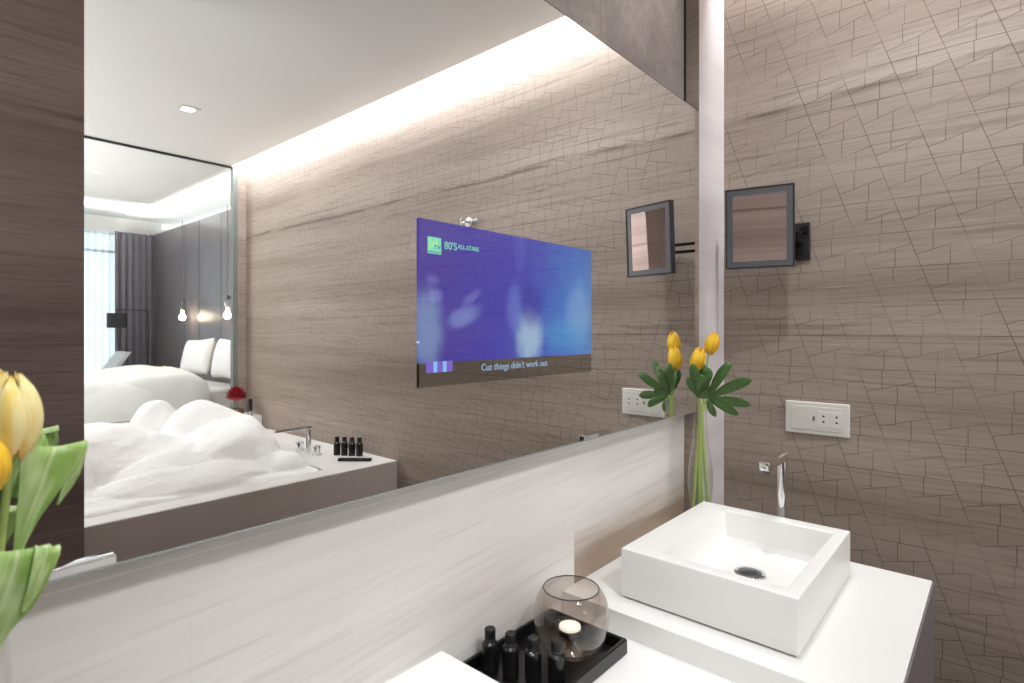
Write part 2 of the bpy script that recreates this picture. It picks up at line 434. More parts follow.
# ------------------------------------------------------------------ room shell
CZ = 2.468            # bathroom ceiling
BW = .038             # face of the stone wall behind the mirror
GY = -3.323           # glass partition
def wallbox(name, lo, hi, mat): return struct(bx(name, lo, hi, mat))
wallbox('floor', (-3.3, GY, -.1), (.1, .25, 0), M['floor'])
wallbox('wall_right', (0, GY, 0), (.12, .25, 2.72), M['wall'])
wallbox('wall_left', (-3.3, -9.4, 0), (-3.2, .25, 2.95), M['panel'])
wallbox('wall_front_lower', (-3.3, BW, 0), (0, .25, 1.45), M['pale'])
wallbox('wall_front_upper', (-3.3, BW, 1.45), (0, .25, 2.72), M['mottled'])
# pale strip beside the mirror; its narrow left side is brown
bm = bmesh.new(); fs = box(bm, (-.1867, -.006, 0), (0, BW+.001, CZ))
fs[4].material_index = 1
struct(link('trim_1', bm, [M['strip'], M['side']]))
struct(bx('trim_2', (-.1885, BW-.006, 1.97), (-.1868, BW, CZ), M['dark_metal']))
# ceiling, stopping short of the right wall so that light spills out of the slot
wallbox('ceiling', (-3.2, GY, CZ), (-.093, BW, CZ+.04), M['ceiling'])
wallbox('ceiling_slot', (-.40, GY, 2.62), (0, BW, 2.66), M['ceiling'])
# stone-clad wall standing behind the camera
wallbox('wall_rear', (-3.2, -1.55, 0), (-1.296, -1.43, CZ), M['panel'])

# bedroom beyond the glass
wallbox('floor_bedroom', (-3.3, -9.6, .05), (1.4, GY, .15), M['carpet'])
wallbox('wall_headboard', (1.25, -9.6, .15), (1.37, GY, 2.86), M['headboard'])
wallbox('wall_return', (.12, GY-.02, 0), (1.37, GY+.1, 3.1), M['side'])
wallbox('ceiling_bedroom', (-3.2, -6.95, 2.84), (.50, GY, 2.88), M['ceiling'])
wallbox('ceiling_cove', (-3.3, -9.6, 3.06), (1.6, GY-.02, 3.10), M['ceiling'])
wallbox('wall_bulkhead', (-3.2, GY-.05, CZ), (.12, GY+.0, 3.06), M['ceiling'])
bm = bmesh.new()
box(bm, (-3.3, -9.6, .15), (-1.2, -9.48, 3.06)); box(bm, (.80, -9.6, .15), (1.37, -9.48, 3.06)); box(bm, (-1.2, -9.6, 2.80), (.80, -9.48, 3.06))
struct(link('wall_window', bm, M['ceiling']))
bm = bmesh.new(); box(bm, (1.25, -9.48, 2.86), (1.6, GY, 2.90)); struct(link('trim_3', bm, M['ceiling']))
bm = bmesh.new()
for x in (-1.2, -.25, .75): box(bm, (x, -9.56, .15), (x+.05, -9.52, 2.8))
box(bm, (-1.2, -9.56, 2.52), (.8, -9.52, 2.56)); box(bm, (-1.2, -9.56, .15), (.8, -9.52, .22))
struct(link('window_1', bm, M['satin']))
# vertical shadow joints of the headboard veneer
for y in (-8.14, -7.62, -6.90, -6.2):
    struct(bx('trim_joint', (1.246, y-.006, .15), (1.251, y+.006, 2.86), M['satin']))

# added low blocks, out of view, under the fill lights that lift the ceilings
for x0, x1, y0, y1, z0, z1 in ((-3.2, -2.05, -1.36, -.06, 0, 1.285), (-3.2, -2.05, -3.22, -1.62, 0, 1.185), (-2.95, -1.55, -6.5, -4.3, .15, .985)):
    struct(bx('added_low_block', (x0, y0, z0), (x1, y1, z1), M['panel']))

# ------------------------------------------------------------------ wall mirror and television
mir = thing('wall_mirror', 'large frameless wall mirror filling the wall above the vanity', 'mirror', (-1.5, BW, 1.124))
def loc(o, parent):  # keep world coordinates under a placed parent
    o.matrix_parent_inverse = Matrix.Translation(-parent.location); return o
bm = bmesh.new(); fs = box(bm, (-2.9, 0, 1.124), (-.1867, .006, 1.970)); 
loc(link('mirror_glass', bm, M['mirror'], mir), mir)
loc(bx('backing_frame', (-2.9, .0065, 1.126), (-.1867, BW-.0005, 1.968), M['mirror_edge'], mir), mir)
bm = bmesh.new(); box(bm, (-2.9, -.0004, 1.1215), (-.1867, .006, 1.1238))
loc(link('bottom_edge', bm, M['edge_pale'], mir), mir)
bm = bmesh.new(); box(bm, (-.1866, .000, 1.119), (-.1848, .006, 1.972)); box(bm, (-2.9, .000, 1.9702), (-.1867, .006, 1.972))
loc(link('side_edge', bm, M['mirror_edge'], mir), mir)

TX0, TX1, TZ0, TZ1 = -1.190, -.7317, 1.265, 1.516
tv = thing('mirror_television', 'mirror television glowing blue, set flush in the wall mirror', 'television', (TX0, 0, TZ0))
W, Hh = TX1-TX0, TZ1-TZ0
loc_z = .0365
bx('screen', (0, -.003, loc_z), (W, -.0006, Hh), M['screen'], tv)
bx('letterbox_strip', (0, -.003, 0), (W, -.0006, loc_z-.0002), M['letterbox'], tv)
tvx = lambda x: x-TX0
tvz = lambda z: z-TZ0
lg = bx('channel_logo', (tvx(-1.174), -.0036, tvz(1.4655)), (tvx(-1.1475), -.003, tvz(1.4905)), M['logo'], tv)
lg['label'] = 'pale green square channel logo'
# big block M with the small letters beside it
bm = bmesh.new()
mx0, mz0, mw, mh = tvx(-1.1725), tvz(1.4715), .0175, .0165
def poly(bm, pts, y):
    a = [bm.verts.new((p[0], y, p[1])) for p in pts]; b = [bm.verts.new((p[0], y-.0003, p[1])) for p in pts]
    bm.faces.new(a); bm.faces.new(list(reversed(b)))
    for i in range(len(pts)): bm.faces.new((a[i], b[i], b[(i+1) % len(pts)], a[(i+1) % len(pts)]))
P_ = [(0, 0), (0, 1), (.27, 1), (.5, .62), (.73, 1), (1, 1), (1, 0), (.74, 0), (.74, .55), (.5, .2), (.26, .55), (.26, 0)]
poly(bm, [(mx0+a*mw, mz0+b*mh) for a, b in P_], -.0036)
M['logo_hi'] = emit('logo_bright_green', (.24, .55, .26), 1.)
link('logo_letter', bm, M['logo_hi'], lg)
text('logo_lettering', 'tv', .0125, (tvx(-1.1615), -.0040, tvz(1.473)), M['logo_dark'], lg, width=.0125)
text('logo_lettering', 'MUSIC', .0042, (tvx(-1.173), -.0038, tvz(1.4665)), M['logo_dark'], lg, width=.024)
text('channel_caption', '80\'S', .0165, (tvx(-1.1405), -.0032, tvz(1.4755)), M['logo'], tv, width=.026)
text('channel_caption', 'ALL-STARS', .0105, (tvx(-1.1125), -.0032, tvz(1.4785)), M['logo'], tv, width=.047)
text('subtitle', "Cuz things didn't work out", .0165, (tvx(-1.059), -.0034, tvz(1.2835)), M['caption'], tv, width=.177)
bd = bx('ticker_badge', (tvx(-1.177), -.0036, tvz(1.2862)), (tvx(-1.124), -.003, tvz(1.3030)), M['badge'], tv)
bd['label'] = 'violet badge with two cyan bars'
for a in (-1.163, -1.144):
    bx('badge_bar', (tvx(a), -.0039, tvz(1.2864)), (tvx(a+.007), -.0036, tvz(1.3028)), M['badge2'], bd)

# ------------------------------------------------------------------ shaving mirror on its wall bracket
mm = thing('shaving_mirror', 'small square swivel mirror with grey rim on a bracket on the stone wall', 'mirror', (0, -.224, 1.6))
bm = bmesh.new(); box(bm, (-.012, -.023, -.055), (0, .023, .050), .002); link('wall_bracket', bm, M['dark_metal'], mm)
bx('bracket_cap', (-.020, -.019, .018), (-.012, .0, .038), M['black_gloss'], mm, .0015)
bx('bracket_cap', (-.020, -.008, -.045), (-.012, .016, .010), M['black_gloss'], mm, .0015)
ctr = Vector((-.160, .064, .0235))      # panel centre relative to the bracket
uax = Vector((-.050, .24, 0)).normalized()         # along the panel
# measured: left edge nearer the big mirror and a bit farther from the wall
nax = Vector((-uax.y, uax.x, 0)); vax = Vector((.045, .02, -1)).normalized()*-1
vax = (vax-uax*vax.dot(uax)).normalized(); nax = uax.cross(vax)
rotm = Matrix((uax, vax, nax)).transposed().to_4x4(); rotm.translation = ctr
def in_panel(o): o.matrix_local = rotm; return o
hw, hh = .0845, .107
bm = bmesh.new()                         # rim: hollow square ring
def ring(bm, w0, h0, w1, h1, z0, z1):
    o = [(-w0, -h0), (w0, -h0), (w0, h0), (-w0, h0)]; i = [(-w1, -h1), (w1, -h1), (w1, h1), (-w1, h1)]
    vs = [[bm.verts.new((*p, z)) for p in q] for q in (o, i) for z in (z0, z1)]
    ob, ot, ib, it = vs
    for k in range(4):
        l = (k+1) % 4
        bm.faces.new((ob[k], ob[l], ot[l], ot[k])); bm.faces.new((ib[l], ib[k], it[k], it[l]))
        bm.faces.new((ot[k], ot[l], it[l], it[k])); bm.faces.new((ob[l], ob[k], ib[k], ib[l]))
ring(bm, hw, hh, hw-.004, hh-.004, -.009, .009); in_panel(link('rim', bm, M['dark_metal'], mm))
bm = bmesh.new(); ring(bm, hw-.004, hh-.004, hw-.019, hh-.019, -.0075, .0075); in_panel(link('light_border', bm, M['satin'], mm))
for nm, z0, z1 in (('mirror_face', .002, .0065), ('mirror_face', -.0065, -.002)):
    bm = bmesh.new(); box(bm, (-hw+.0188, -hh+.0188, z0), (hw-.0188, hh-.0188, z1)); in_panel(link(nm, bm, M['mirror'], mm))
for z in (.017, -.006):
    bm = bmesh.new(); box(bm, (-.062, -.012, z-.0045), (-.052, .186, z+.0045), .0015); link('swing_arm', bm, M['black_gloss'], mm)
bm = bmesh.new(); lathe(bm, [(.008, -.020), (.008, .030)], 16, (-.057, .180, 0), True, True); link('elbow_pin', bm, M['black_gloss'], mm, True, angle=40)
tb('swivel_stem', [(-.057, 0, .006), (-.012, 0, .006)], .006, M['black_gloss'], mm)
tb('swivel_stem', [(-.057, .064, .010), (-.148, .064, .0235)], .005, M['black_gloss'], mm)

# ------------------------------------------------------------------ power socket and robe hook
so = thing('power_socket', 'white double power socket plate on the brown stone wall', 'socket', (0, -.263, 1.1075))
sw, sh = .0795, .0445
bm = bmesh.new(); box(bm, (-.010, -sw, -sh), (0, sw, sh), .003); link('face_plate', bm, M['plastic'], so)
bm = bmesh.new(); box(bm, (-.0125, -sw+.017, -sh+.012), (-.010, sw-.017, sh-.012), .001); link('blank_insert', bm, M['plastic2'], so)
for y in (-.050, -.0185):
    md = bx('socket_module', (-.0140, y-.0145, -.021), (-.0124, y+.0145, .021), M['plastic'], so, .0006)
    bm = bmesh.new()
    for z in (.0085, -.0065): 
        vs = [bm.verts.new((-.0142, y+.0028*math.cos(t*PI/6), z+.0028*math.sin(t*PI/6))) for t in range(12)]
        v2 = [bm.verts.new((-.0132, v.co.y, v.co.z)) for v in vs]
        bm.faces.new(vs); 
        for i in range(12): bm.faces.new((vs[i], v2[i], v2[(i+1) % 12], vs[(i+1) % 12]))
    link('pin_holes', bm, M['hole'], md)
bx('earth_mark', (-.0131, .0035, -.006), (-.0125, .0085, .006), M['satin'], so)
hk = thing('robe_hook', 'small chrome robe hook on the wall above the television in the mirror', 'hook', (0, -1.10, 1.82))
bm = bmesh.new(); lathe(bm, [(.0, 0), (.022, 0), (.022, .007), (.0, .008)], 24); bmesh.ops.rotate(bm, verts=bm.verts, matrix=Matrix.Rotation(-PI/2, 3, 'Y')); link('rose', bm, M['chrome'], hk, True, angle=40)
tb('peg', spline([(0, 0, 0), (-.030, 0, -.002), (-.046, 0, -.018), (-.052, 0, -.002), (-.048, 0, .016)], 14), .005, M['chrome'], hk)
tb('peg', [(-.006, .004, .004), (-.020, .060, .000), (-.022, .070, .004)], .005, M['chrome'], hk)

# ------------------------------------------------------------------ vanity
VX0, VX1, VY0 = -1.711, -.218, -.535
va = thing('vanity', 'white topped vanity with two raised basin plinths and grey fronts', 'vanity', ((VX0+VX1)/2, -.25, 0))
bm = bmesh.new(); box(bm, (VX0+.004, VY0+.002, .30), (VX1-.002, BW-.001, .740)); loc(link('carcass', bm, M['cab'], va), va)
loc(bx('countertop', (-1.1502, VY0, .740), (-.7788, BW-.0005, .768), M['white_solid'], va, .0012), va)
for a, b_ in ((-.779, VX1), (VX0, -1.150)):
    loc(bx('plinth_slab', (a, VY0, .7405), (b_, BW-.0005, .812), M['white_solid'], va, .0015), va)
for i, (a, b_) in enumerate(((VX0, -1.150), (-1.150, -.9645), (-.9645, -.779), (-.779, VX1))):
    d = loc(bx('drawer_front', (a+.001, VY0-.0035, .302), (b_-.001, VY0-.0005, .8095 if i in (0, 3) else .738), M['cab'], va, .001), va)

# basins
def basin(name, x0, x1, flip, label):
    y0, y1, z0, z1 = -.398, -.069, .812, .9115
    GAP = .004
    root = thing(name, label, 'washbasin', ((x0+x1)/2, (y0+y1)/2, z0), 'white square washbasins')
    cx, cy = (x0+x1)/2, (y0+y1)/2
    f = -1 if flip else 1
    # inner opening (asymmetric rims) and floor, in local coordinates (mirrored for the second basin)
    def X(v): return (v-(-.517))*f
    bm = bmesh.new()
    def ringv(xa, xb, ya, yb, z): 
        xs = sorted((xa, xb)); return [bm.verts.new((x, y-cy, z-z0)) for x, y in ((xs[0], ya), (xs[1], ya), (xs[1], yb), (xs[0], yb))]
    w2 = (x1-x0)/2
    r = [ringv(-w2, w2, y0, y1, z0+GAP), ringv(-w2, w2, y0, y1, z1), 
         ringv(X(-.694), X(-.351), -.373, -.139, z1), ringv(X(-.686), X(-.353), -.370, -.143, .852), ringv(X(-.672), X(-.360), -.362, -.150, .8385)]
    for a, b in zip(r, r[1:]):
        for i in range(4): bm.faces.new((a[i], a[(i+1) % 4], b[(i+1) % 4], b[i]))
    bm.faces.new(r[-1]); bm.faces.new(list(reversed(r[0])))
    bmesh.ops.recalc_face_normals(bm, faces=bm.faces)
    bmesh.ops.bevel(bm, geom=list(bm.edges), offset=.0022, segments=3, affect='EDGES', profile=.5)
    link('bowl', bm, M['white_solid'], root, True, angle=30)
    bx('shadow_gap_base', (-w2+.006, y0-cy+.006, .0003), (w2-.006, y1-cy-.006, GAP), M['gap_shade'], root)
    dx, dy = X(-.506), -.249-cy
    dr = lat('drain', [(.0, .004), (.020, .0042), (.031, .0035), (.033, .001), (.033, 0)], M['chrome'], root, 28, (dx, dy, .8386-z0), False, False)
    lat('drain_plug', [(.0, .0080), (.018, .0066), (.0235, .0048), (.024, .003)], M['satin'], dr, 28, (dx, dy, .8386-z0), False, False)
    return root
basin('washbasin', -.724, -.310, False, 'white square washbasin nearest the stone wall, with a chrome drain in view')
basin('washbasin', -1.619, -1.205, True, 'white square washbasin in the foreground, only its corner in view')

def faucet(x, s, label):
    r = thing('basin_faucet', label, 'faucet', (x, -.245, .812), 'tall chrome basin faucets')
    bm = bmesh.new(); lathe(bm, [(.019, 0), (.019, .006), (.0135, .008)], 28, (0, 0, 0), True, True); link('base_ring', bm, M['chrome'], r, True, angle=40)
    bm = bmesh.new(); lathe(bm, [(.0112, .006), (.0112, .04), (.0102, .08), (.0112, .13), (.0112, .236)], 28, (0, 0, 0), True, True); link('post', bm, M['chrome'], r, True, angle=40)
    bm = bmesh.new()
    box(bm, (min(-s*.0118, s*.136), -.0112, .2215), (max(-s*.0118, s*.136), .0112, .2415), .003, 3)
    link('spout', bm, M['chrome'], r, True, angle=40)
    lat('aerator', [(.0088, 0), (.0088, .008)], M['satin'], r, 20, (s*.124, 0, .2140))
    return r
faucet(-.263, -1, 'tall chrome faucet behind the far basin in front of the stone wall')
faucet(-1.642, 1, 'chrome faucet of the foreground basin, only its spout tip seen in the mirror')

# ------------------------------------------------------------------ tray, bottles, candle bowl
TR = (-1.112, -.8236, -.1404, .033)
tr = thing('serving_tray', 'black lacquer tray on the low white counter between the basins', 'tray', ((TR[0]+TR[1])/2, (TR[2]+TR[3])/2, .768))
tx, ty = (TR[1]-TR[0])/2, (TR[3]-TR[2])/2
bx('tray_floor', (-tx+.002, -ty+.002, .0005), (tx-.002, ty-.002, .006), M['black_lacquer'], tr)
bm = bmesh.new(); ring(bm, tx, ty, tx-.008, ty-.008, .0006, .027)
bmesh.ops.bevel(bm, geom=list(bm.edges), offset=.0015, segments=2, affect='EDGES'); link('tray_rim', bm, M['black_lacquer'], tr)
def bottle_proto():
    r = thing('toiletry_bottle', 'x', 'bottle', (0, 0, 0), 'toiletry bottles on the black tray')
    lat('bottle_body', [(.0, .0), (.0125, .0), (.0138, .0018), (.0138, .044), (.0132, .048), (.0095, .0515), (.007, .0525)], M['black_gloss'], r, 24, capt=True)
    bm = bmesh.new(); seg = 36
    prof = [(.0088, .0515), (.0088, .071), (.0078, .0725), (.0, .073)]
    rings = [[bm.verts.new(((rr*(1+(.05 if (k % 2 and q < 2) else 0)))*math.cos(2*PI*k/seg), (rr*(1+(.05 if (k % 2 and q < 2) else 0)))*math.sin(2*PI*k/seg), z)) for k in range(seg)] for q, (rr, z) in enumerate(prof[:3])]
    for a, b in zip(rings, rings[1:]):
        for k in range(seg): bm.faces.new((a[k], a[(k+1) % seg], b[(k+1) % seg], b[k]))
    bm.faces.new(rings[-1]); bm.faces.new(list(reversed(rings[0]))); link('screw_cap', bm, M['black_cap'], r)
    bm = bmesh.new(); lathe(bm, [(.0090, .0545), (.0092, .0550), (.0092, .0560), (.0090, .0565)], 30); link('neck_band', bm, M['label'], r, True)
    return r
def copy_tree(o, parent=None):
    c = o.copy(); C.objects.link(c)
    if parent: c.parent = parent
    for ch in list(o.children):
        d = copy_tree(ch, c); d.matrix_parent_inverse = ch.matrix_parent_inverse
    return c
bp = bottle_proto()
blabels = ['black toiletry bottle on the tray, nearest the mirror wall', 'black toiletry bottle on the tray, second from the mirror wall',
           'black toiletry bottle on the tray, third from the mirror wall', 'black toiletry bottle on the tray, in front of the candle bowl']
for i, (x, y) in enumerate(((-1.031, .004), (-1.019, -.032), (-1.005, -.069), (-.987, -.103))):
    o = bp if i == 0 else copy_tree(bp)
    o.location = (x, y, .7745); o['label'] = blabels[i]; o.rotation_euler = (0, 0, .3*i)
cb = thing('candle_bowl', 'round smoky glass bowl holding a lit tealight on the black tray', 'bowl', (-.902, -.072, .7745))
prof = [(.0, .001), (.022, .001), (.040, .008), (.056, .024), (.0645, .045), (.066, .062), (.0665, .078), (.0630, .098), (.0560, .112), (.049, .119)]
lat('bowl_glass', prof, M['smoke'], cb, 48, capb=False, capt=False, angle=180)
bm = bmesh.new(); tube(bm, [(.049*math.cos(t*PI/24), .049*math.sin(t*PI/24), .119) for t in range(49)], .0010, 8, False); link('bowl_lip', bm, M['dark_metal'], cb, True)
th_ = thing('tealight_holder', 'clear flared glass stand under the tealight inside the glass bowl', 'candle holder', (-.906, -.072, .7765))
lat('foot', [(.0, .001), (.024, .001), (.027, .004), (.022, .010), (.013, .017), (.010, .026)], M['stand_glass'], th_, 32, capb=False, capt=False, angle=180)
lat('cup', [(.010, .026), (.014, .032), (.0205, .037), (.022, .041), (.022, .044)], M['stand_glass'], th_, 32, capb=False, capt=False, angle=180)
tl = thing('tealight', 'lit white tealight candle inside the round glass bowl', 'candle', (-.906, -.072, .8135))
lat('tin_cup', [(.0, .0), (.0196, .0), (.0200, .0105), (.0195, .0107), (.0192, .009)], M['satin'], tl, 32, capb=False, capt=False)
lat('wax', [(.0190, .0005), (.0190, .0145), (.016, .0155), (.0, .0150)], M['wax'], tl, 32, capb=True, capt=False)
tb('wick', [(0, 0, .013), (.0005, 0, .018)], .0006, M['black_cap'], tl, 6)
lat('flame', [(.0, .0165), (.0012, .0175), (.0015, .0185), (.0008, .0205), (.0, .021)], M['flame'], tl, 12, capb=False, capt=False, angle=180)

# ------------------------------------------------------------------ vases, tulips, leaf
VPROF = [(.0, .002), (.024, .002), (.026, .006), (.022, .03), (.0235, .06), (.029, .095), (.0325, .13), (.0315, .165), (.026, .205), (.0195, .245), (.0165, .29), (.0168, .325), (.0185, .349)]
def vase(x, y, label):
    r = thing('flower_vase', label, 'vase', (x, y, .8125), 'slender glass bud vases')
    lat('vase_glass', VPROF, M['glass'], r, 40, capb=False, capt=False, angle=180)
    inner = [(max(0, a-.0022), z+.004) for a, z in VPROF if z < .20]
    lat('water', inner, M['water'], r, 32, capb=False, capt=True, angle=60)
    bm = bmesh.new(); tube(bm, [(.0185*math.cos(t*PI/20), .0185*math.sin(t*PI/20), .349) for t in range(41)], .0012, 8, False); link('vase_lip', bm, M['glass'], r, True)
    return r
M['water'] = glass_thin('vase_water', (.93, .96, .90), .02, .25, 3.)
vase(-.260, -.040, 'slender clear glass vase of tulips in the corner behind the far basin')
vase(-1.664, -.040, 'slender clear glass vase at the left edge, nearest the camera')

def tulip_bloom(parent, pos, axis, L=.066, Rr=.023, spin=0., mat='tulip'):
    """six overlapping petals, closed bud"""
    axis = Vector(axis).normalized(); q = Vector((0, 0, 1)).rotation_difference(axis).to_matrix().to_4x4()
    q.translation = Vector(pos)
    for k in range(6):
        bm = bmesh.new(); inner = k % 2
        rr = Rr*(.93 if inner else 1.); ll = L*(1.0 if inner else .97)
        n, m = 14, 8; a0 = k*PI/3+spin; grid = [[], []]
        for i in range(n+1):
            t = i/n; prof = math.sin(PI*min(1, t*.86+.085))**.55*(1-.12*t*t)
            if t > .85: prof *= 1-.35*((t-.85)/.15)**1.5
            w = 1.18*(math.sin(PI*(t*.93+.035))**.55)
            rowo, rowi = [], []
            for j in range(m+1):
                s = (j/m*2-1); a = a0+s*w*.62
                rad = rr*prof*(1-.05*abs(s)**2)+.0012*(1-abs(s))
                zz = ll*(t-.05*t*s*s)
                if t > .8: zz += .002*math.sin(s*4+k)
                rowo.append(bm.verts.new((rad*math.cos(a), rad*math.sin(a), zz)))
                rowi.append(bm.verts.new(((rad-.0010)*math.cos(a), (rad-.0010)*math.sin(a), zz)))
            grid[0].append(rowo); grid[1].append(rowi)
        for i in range(n):
            for j in range(m):
                bm.faces.new((grid[0][i][j], grid[0][i][j+1], grid[0][i+1][j+1], grid[0][i+1][j]))
                bm.faces.new((grid[1][i][j+1], grid[1][i][j], grid[1][i+1][j], grid[1][i+1][j+1]))
            for j in (0, m): bm.faces.new((grid[0][i][j], grid[0][i+1][j], grid[1][i+1][j], grid[1][i][j]))
        for i in (0, n):
            for j in range(m): bm.faces.new((grid[0][i][j], grid[0][i][j+1], grid[1][i][j+1], grid[1][i][j]))
        o = link('petal', bm, M[mat], parent, True, angle=60)
        o.matrix_local = q
def tulip(label, path, axis, L, Rr, spin=0., mat='tulip', group='yellow tulips in the glass vases'):
    base = Vector(path[0]); r = thing('tulip', label, 'tulip', base, group)
    pts = spline([Vector(p)-base for p in path], 18)
    tb('stem', pts, lerp_list([.0044, .0042, .0030, .0028], 18), M['stem'], r, 10)
    tulip_bloom(r, pts[-1], axis, L, Rr, spin, mat)
    return r
# right vase (stems stand in the vase and spread above its neck)
def leaf(r, center, widths, side, name='leaf', mat='tulip_leaf', **kw):
    b = r.location; bm = bmesh.new(); blade(bm, [Vector(c)-b for c in center], widths, [Vector(s) for s in side], **kw)
    return link(name, bm, M[mat], r, True, angle=50)
t1 = tulip('tallest yellow tulip in the corner vase, leaning toward the stone wall', [(-.245, -.055, .86), (-.251, -.050, .98), (-.256, -.044, 1.10), (-.252, -.046, 1.17), (-.224, -.0475, 1.285)], (.22, -.25, 1), .0635, .0195, .4)
t2 = tulip('lower yellow tulip in the corner vase, in front of the mirror edge', [(-.275, -.024, .845), (-.268, -.031, .98), (-.262, -.038, 1.10), (-.263, -.036, 1.17), (-.266, -.026, 1.243)], (.22, -.22, 1), .0635, .0195, 1.1)
# palmate leaf (fan of lobes along the wall direction)
pl = thing('palmate_leaf', 'dark green palmate leaf fanning out of the corner vase', 'leaf', (-.262, -.048, .84))
hub = Vector((-.245, -.053, 1.168))
tb('leaf_stalk', spline([(0, 0, 0), Vector((-.264, -.044, 1.0))-pl.location, Vector((-.258, -.043, 1.12))-pl.location, hub-pl.location], 16), .0036, M['stem'], pl, 8)
def palmate(owner, hub, lobes, bulge, name='leaf_blade'):
    bm = bmesh.new(); o = owner.location
    for tip, w in lobes:
        tip = Vector(tip); d = tip-hub; bl = Vector(bulge)
        side = d.cross(Vector((1, .25, .1))).normalized()
        pts = [hub-o, hub+d*.3+bl*.6-o, hub+d*.65+bl-o, hub+d*.88+bl*.6-o, tip-o]
        blade(bm, pts, [.0035, w*.55, w*.92, w*1.05, w*.95, w*.62, .0012], [side]*5, cup=.2, n=18, m=4, thick=.0008, ruffle=.05)
    link(name, bm, M['fatsia'], owner, True, angle=60)
palmate(pl, hub, [((-.232, -.112, 1.266), .0125), ((-.225, -.163, 1.222), .0138), ((-.225, -.160, 1.156), .0120), ((-.230, -.130, 1.129), .0110), ((-.240, -.074, 1.120), .0095),
                  ((-.245, -.043, 1.259), .0150), ((-.258, -.018, 1.240), .0145)], (-.010, 0, .004))
pl2 = thing('palmate_leaf', 'small dark green leaf cluster under the tulip heads of the corner vase', 'leaf', (-.266, -.040, .845))
hub2 = Vector((-.274, -.042, 1.172))
tb('leaf_stalk', spline([(0, 0, 0), Vector((-.266, -.040, 1.0))-pl2.location, Vector((-.264, -.042, 1.12))-pl2.location, hub2-pl2.location], 14), .0036, M['stem'], pl2, 8)
palmate(pl2, hub2, [((-.290, -.030, 1.262), .0125), ((-.296, -.058, 1.235), .0135), ((-.300, -.075, 1.185), .011), ((-.276, -.072, 1.252), .0135), ((-.284, -.014, 1.225), .012)], (-.008, -.004, .002))

# left vase tulips (near the camera)
t3 = tulip('large pale yellow tulip at the left edge of the picture, upright over broad leaves', [(-1.660, -.040, .828), (-1.6615, -.042, 1.0), (-1.6570, -.056, 1.15), (-1.6495, -.062, 1.249)], (.03, .0, 1), .0670, .0192, .2, 'tulip_pale')
t4 = tulip('yellow tulip cut by the left edge, lower than the big one', [(-1.668, -.044, .828), (-1.668, -.050, 1.0), (-1.669, -.064, 1.14), (-1.6670, -.076, 1.228)], (-.03, 0, 1), .044, .0180, .7, 'tulip')
t5 = tulip('pale yellow tulip at the left edge, behind the big one', [(-1.666, -.034, .828), (-1.667, -.036, 1.0), (-1.669, -.036, 1.18), (-1.668, -.038, 1.262)], (.02, .05, 1), .064, .020, 0, 'tulip_pale')
# broad leaf that rises and folds over to the right, tip hanging
leaf(t3, [(-1.6450, -.056, 1.165), (-1.6435, -.058, 1.178), (-1.6390, -.061, 1.199), (-1.6320, -.063, 1.2215), (-1.6270, -.063, 1.238), (-1.6225, -.061, 1.2495), (-1.6205, -.056, 1.2535), (-1.6200, -.051, 1.2490)],
     [.0020, .0036, .0075, .0135, .0188, .0212, .0215, .0205], [(.92, .2, -.3), (.92, .2, -.3), (.93, .15, -.3), (.94, .12, -.25), (.96, .1, -.18), (.98, .1, -.10), (.99, .1, -.05), (.99, .1, 0)], cup=.06, n=34, m=10)
leaf(t3, [(-1.6045, -.058, 1.2500), (-1.6048, -.055, 1.2410), (-1.6080, -.054, 1.2280), (-1.6130, -.053, 1.2150), (-1.6190, -.052, 1.2040)],
     [.0045, .0062, .0064, .0045, .0008], [(.8, .3, .5), (.85, .3, .4), (.8, .3, .5), (.75, .3, .55), (.7, .3, .6)], cup=.3, n=16, m=6, name='leaf_tip')
# lower leaf, broad and cut by a fold at the top, with a flap beside it
leaf(t4, [(-1.6720, -.072, 1.085), (-1.6645, -.077, 1.121), (-1.6580, -.081, 1.1405), (-1.6520, -.083, 1.159), (-1.6480, -.081, 1.1750), (-1.6470, -.076, 1.1800), (-1.6475, -.071, 1.1760)],
     [.0060, .0125, .0200, .0235, .0225, .0200, .0180], [(.86, .12, -.5), (.86, .12, -.5), (.88, .12, -.45), (.92, .12, -.35), (.96, .1, -.2), (.98, .1, -.15), (.98, .1, -.1)], cup=.08, n=28, m=10)
leaf(t4, [(-1.6455, -.0845, 1.1350), (-1.6400, -.0855, 1.1480), (-1.6345, -.0855, 1.1620), (-1.6310, -.084, 1.1740), (-1.6300, -.080, 1.1785), (-1.6305, -.076, 1.1750)],
     [.0012, .0040, .0070, .0085, .0080, .0070], [(.88, .12, -.42), (.88, .12, -.42), (.92, .12, -.38), (.95, .1, -.3), (.95, .1, -.25), (.95, .1, -.2)], cup=.2, n=20, m=6, name='leaf_flap')
leaf(t3, [(-1.645, -.050, 1.215), (-1.636, -.050, 1.236), (-1.630, -.048, 1.252), (-1.6265, -.045, 1.263)], [.005, .0070, .0075, .0055, .001], [(.8, .2, -.4)]*4, cup=.3)
leaf(t5, [(-1.661, -.034, 1.15), (-1.663, -.035, 1.19), (-1.659, -.034, 1.225), (-1.648, -.032, 1.250)], [.006, .016, .014, .002], [(.8, .5, -.1)]*4, cup=.3, mat='fatsia')

